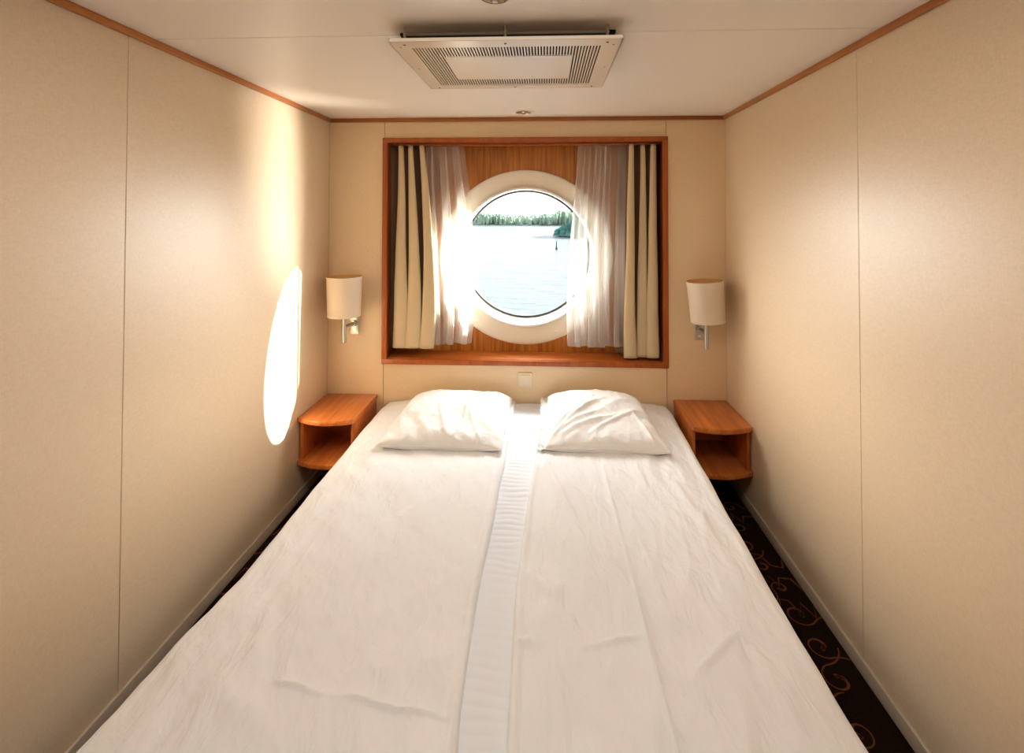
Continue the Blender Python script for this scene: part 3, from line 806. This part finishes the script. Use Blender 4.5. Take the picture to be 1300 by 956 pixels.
def pwR(u, v):
    # long folds fanning from the front-left corner up to the right
    z = .004*noise.noise(Vector((u*5, v*5, 12)))
    for a, (x0, x1), h, w in ((.62, (.02, .55), .008, .030), (.95, (.05, .62), .011, .026), (.45, (.10, .85), .010, .030), (.62, (.34, .92), .009, .028), (1.2, (.0, .35), .006, .026)):
        t = (u-x0)/(x1-x0)
        if 0 < t < 1:
            vc = .06+a*(t**.8)*(x1-x0)*1.2; z += h*math.sin(PI*t)*math.exp(-((v-vc)/w)**2)
    z += .006*math.exp(-((u-.88+(v-.1)*.25)/.014)**2)*smooth(.6, .2, v)*smooth(0, .08, v)
    z += .006*ridged(Vector((u*3.2-v*3.8, v*2.0+u*2.2, 14)), 2)*smooth(.95, .25, v)
    z += .002*noise.noise(Vector((u*16, v*14, 22)))
    return z
pillow('pillow', 'white pillow on the left half of the bed, its front-left corner lying flat', [(-.632, -.655), (-.070, -.665), (-.060, -.070), (-.610, -.060)], .072, pwL, 1, None, .30)
pillow('pillow', 'white pillow on the right half of the bed with long diagonal folds', [(.122, -.650), (.672, -.660), (.640, -.060), (.135, -.045)], .076, pwR, 4, .035, .30)

# ------------------------------------------------------------------ outside: sea, shores, marker
ZS = -6.5
b = bmesh.new(); quad(b, [(-900, 1.2, ZS), (900, 1.2, ZS), (900, 1500, ZS), (-900, 1500, ZS)])
struct(obj('sea', b, M['sea'], smooth=False))
def tree_blob(bm, x, y, z, w, h, rd, conif):
    n = 8; prof = ([(0, 1), (.30, .72), (.22, .70), (.48, .42), (.38, .40), (.62, .10), (0, .05)] if conif else [(0, 1), (.42, .88), (.62, .60), (.55, .30), (.2, .08), (0, .06)])
    rot = rd.uniform(0, 2)
    rings = []
    for r, hh in prof:
        if r == 0: rings.append([bm.verts.new((x, y, z+hh*h))])
        else: rings.append([bm.verts.new((x+w*r*rd.uniform(.75, 1.2)*math.cos(rot+2*PI*i/n), y+w*r*rd.uniform(.75, 1.2)*math.sin(rot+2*PI*i/n), z+h*(hh+rd.uniform(-.04, .04)))) for i in range(n)])
    for A, B in zip(rings, rings[1:]):
        for i in range(n):
            j = (i+1) % n
            if len(A) == 1: bm.faces.new((A[0], B[i], B[j]))
            elif len(B) == 1: bm.faces.new((A[i], B[0], A[j]))
            else: bm.faces.new((A[i], B[i], B[j], A[j]))
def shore(bm, x0, x1, y, depth, h, rd):
    nx = 90; nv = 6
    def P(u, v):
        x = x0+(x1-x0)*u; e = math.sin(PI*u)**.35 if 0 < u < 1 else 0
        return Vector((x, y+depth*v+3*noise.noise(Vector((x*.05, v, 0))), ZS-.3+h*math.sin(PI*min(1, v*1.0)/1.3)*e*(1+.5*noise.noise(Vector((x*.06, v*2, 1))))))
    grid_mesh(bm, P, nx, nv)
rd = random.Random(5)
b = bmesh.new(); shore(b, -170, 150, 352, 60, 2.0, rd)
land = struct(obj('far_shore', b, M['rock'])); land['label'] = 'low far shore across the water'
b = bmesh.new()
for i in range(2200):
    x = rd.uniform(-165, 145); y = 358+rd.random()*45
    hb = 8.2+2.2*noise.noise(Vector((x*.03, 0, 0)))+(1.5 if x > 10 else 0)
    tree_blob(b, x, y, ZS+.3, rd.uniform(1.3, 2.8), hb*rd.uniform(.72, 1.05)+(y-358)*.02, rd, rd.random() < .45)
f = obj('forest', b, M['forest'], smooth=False); tag(f, 'green forest, paled in colour for haze, along the far shore seen through the porthole', 'forest', kind='stuff')
b = bmesh.new()
def isl(u, v):
    a = 2*PI*u; r = v; x = 24+21*r*math.cos(a)*(1+.12*noise.noise(Vector((math.cos(a)*2, math.sin(a)*2, 0)))); y = 180+13*r*math.sin(a)
    return Vector((x, y, ZS-.3+1.7*(1-r**2)))
grid_mesh(b, isl, 48, 8); bmesh.ops.remove_doubles(b, verts=b.verts[:], dist=1e-4)
il = struct(obj('islet', b, M['rock'])); il['label'] = 'rocky islet to the right on the water'
b = bmesh.new()
for i in range(420):
    a = rd.uniform(0, 2*PI); r = rd.random()**.5*.99; x = 24+20*r*math.cos(a); y = 180+12*r*math.sin(a)
    k = smooth(1., 14, x)
    tree_blob(b, x, y, ZS+1.2*(1-r*r), rd.uniform(1.5, 3.2), 1.5+k*rd.uniform(3.2, 5.6), rd, rd.random() < .5)
f = obj('islet_trees', b, M['islet'], smooth=False); tag(f, 'dark green trees covering the nearer islet on the right', 'trees', kind='stuff')
t = thing('channel_marker', 'small dark channel marker standing in the water before the islet', 'marker', (2.9, 109.8, ZS))
b = bmesh.new(); lathe(b, [(0, -.2), (.32, -.2), (.32, .5), (.20, .7), (.16, 1.7), (0, 1.7)], (2.9, 109.8, ZS), (0, 0, 1), 16); obj('body', b, M['marker'], t)
b = bmesh.new(); lathe(b, [(0, 1.75), (.22, 1.75), (.0, 2.25)], (2.9, 109.8, ZS), (0, 0, 1), 12); obj('topmark', b, M['marker'], t)

# ------------------------------------------------------------------ lights
def lamp(kind, name, loc, energy, col, target=None, direction=None, **kw):
    l = bpy.data.lights.new(name, kind); l.energy = energy; l.color = col
    for k, v in kw.items(): setattr(l, k, v)
    o = bpy.data.objects.new(name, l); C.objects.link(o); o.location = loc
    if target is not None: direction = Vector(target)-Vector(loc)
    if direction is not None: o.rotation_euler = Vector(direction).to_track_quat('-Z', 'Y').to_euler()
    return o
lamp('SUN', 'sun', (5, 5, 5), 48, (1, .96, .90), direction=SUN, angle=.012)
# sunlight glinting up off the water outside the porthole
gd = Vector((1, .575, -.33)).normalized()
lamp('AREA', 'water_glint', PC+gd*5.0, 800, (1, .95, .88), target=PC, shape='ELLIPSE', size=.8, size_y=1.3)
# unseen fill lamps added overhead and at the rear to lift the cabin
lamp('AREA', 'ceiling_fill', (.0, -1.86, 2.03), 9, (1, .95, .89), direction=(0, .12, -1), shape='RECTANGLE', size=1.1, size_y=.4)
lamp('AREA', 'rear_fill', (.0, -3.3, 1.7), 1.8, (1, .96, .90), target=(0, -.3, 1.1), shape='RECTANGLE', size=1.2, size_y=1.2)
# lamps added out of view around the porthole to boost its skylight
lamp('AREA', 'sky_fill_port', (-3.2, 2.6, 2.2), 700, (1, .97, .93), target=PC, shape='RECTANGLE', size=3.2, size_y=2.6)
lamp('AREA', 'sky_fill_starboard', (3.2, 2.6, 2.2), 620, (1, .97, .93), target=PC, shape='RECTANGLE', size=3.2, size_y=2.6)
lamp('AREA', 'sky_fill_above', (0, 3.0, 4.6), 620, (.93, .97, 1), target=PC, shape='RECTANGLE', size=4.5, size_y=2.6)

w = bpy.data.worlds.new('sky'); sc.world = w; w.use_nodes = True; nt = w.node_tree
bg = nt.nodes['Background']
tc = N(nt, 'ShaderNodeTexCoord'); sp = N(nt, 'ShaderNodeSeparateXYZ'); L(nt, tc.outputs['Generated'], sp.inputs[0])
cr = N(nt, 'ShaderNodeValToRGB'); cr.color_ramp.elements[0].color = (1, .97, .93, 1); cr.color_ramp.elements[1].color = (.72, .86, 1, 1)
cr.color_ramp.elements[0].position = .02; cr.color_ramp.elements[1].position = .75
L(nt, sp.outputs['Z'], cr.inputs['Fac']); L(nt, cr.outputs['Color'], bg.inputs['Color'])
bg.inputs['Strength'].default_value = 1.75

# ------------------------------------------------------------------ camera
cx, D, cz, yaw, pit, roll, ppx, ppy = 0.12312, 2.82946, 1.47753, -0.04558, 0.01848, 0.00123, 663.28868, 261.40332
F_PX = 620.
cy_, sy_ = math.cos(yaw), math.sin(yaw); cp, sp_ = math.cos(pit), math.sin(pit)
fwd = Vector((sy_*cp, cy_*cp, sp_)); right = Vector((cy_, -sy_, 0)); up = right.cross(fwd)
r2 = right*math.cos(roll)+up*math.sin(roll); u2 = -right*math.sin(roll)+up*math.cos(roll)
cam = bpy.data.cameras.new('camera'); co = bpy.data.objects.new('camera', cam); C.objects.link(co)
m = Matrix((r2, u2, -fwd)).transposed().to_4x4(); m.translation = Vector((cx, -D, cz)); co.matrix_world = m
cam.sensor_fit = 'HORIZONTAL'; cam.sensor_width = 36; cam.lens = F_PX/1300*36
cam.shift_x = -(ppx-650)/1300; cam.shift_y = (ppy-478)/1300
cam.clip_start = .05; cam.clip_end = 3000
sc.camera = co
sc.view_settings.view_transform = 'Standard'; sc.view_settings.look = 'None'
sc.view_settings.exposure = .22; sc.view_settings.gamma = 1
sc.cycles.max_bounces = 8; sc.cycles.diffuse_bounces = 5; sc.cycles.transparent_max_bounces = 12
sc.cycles.sample_clamp_indirect = 6
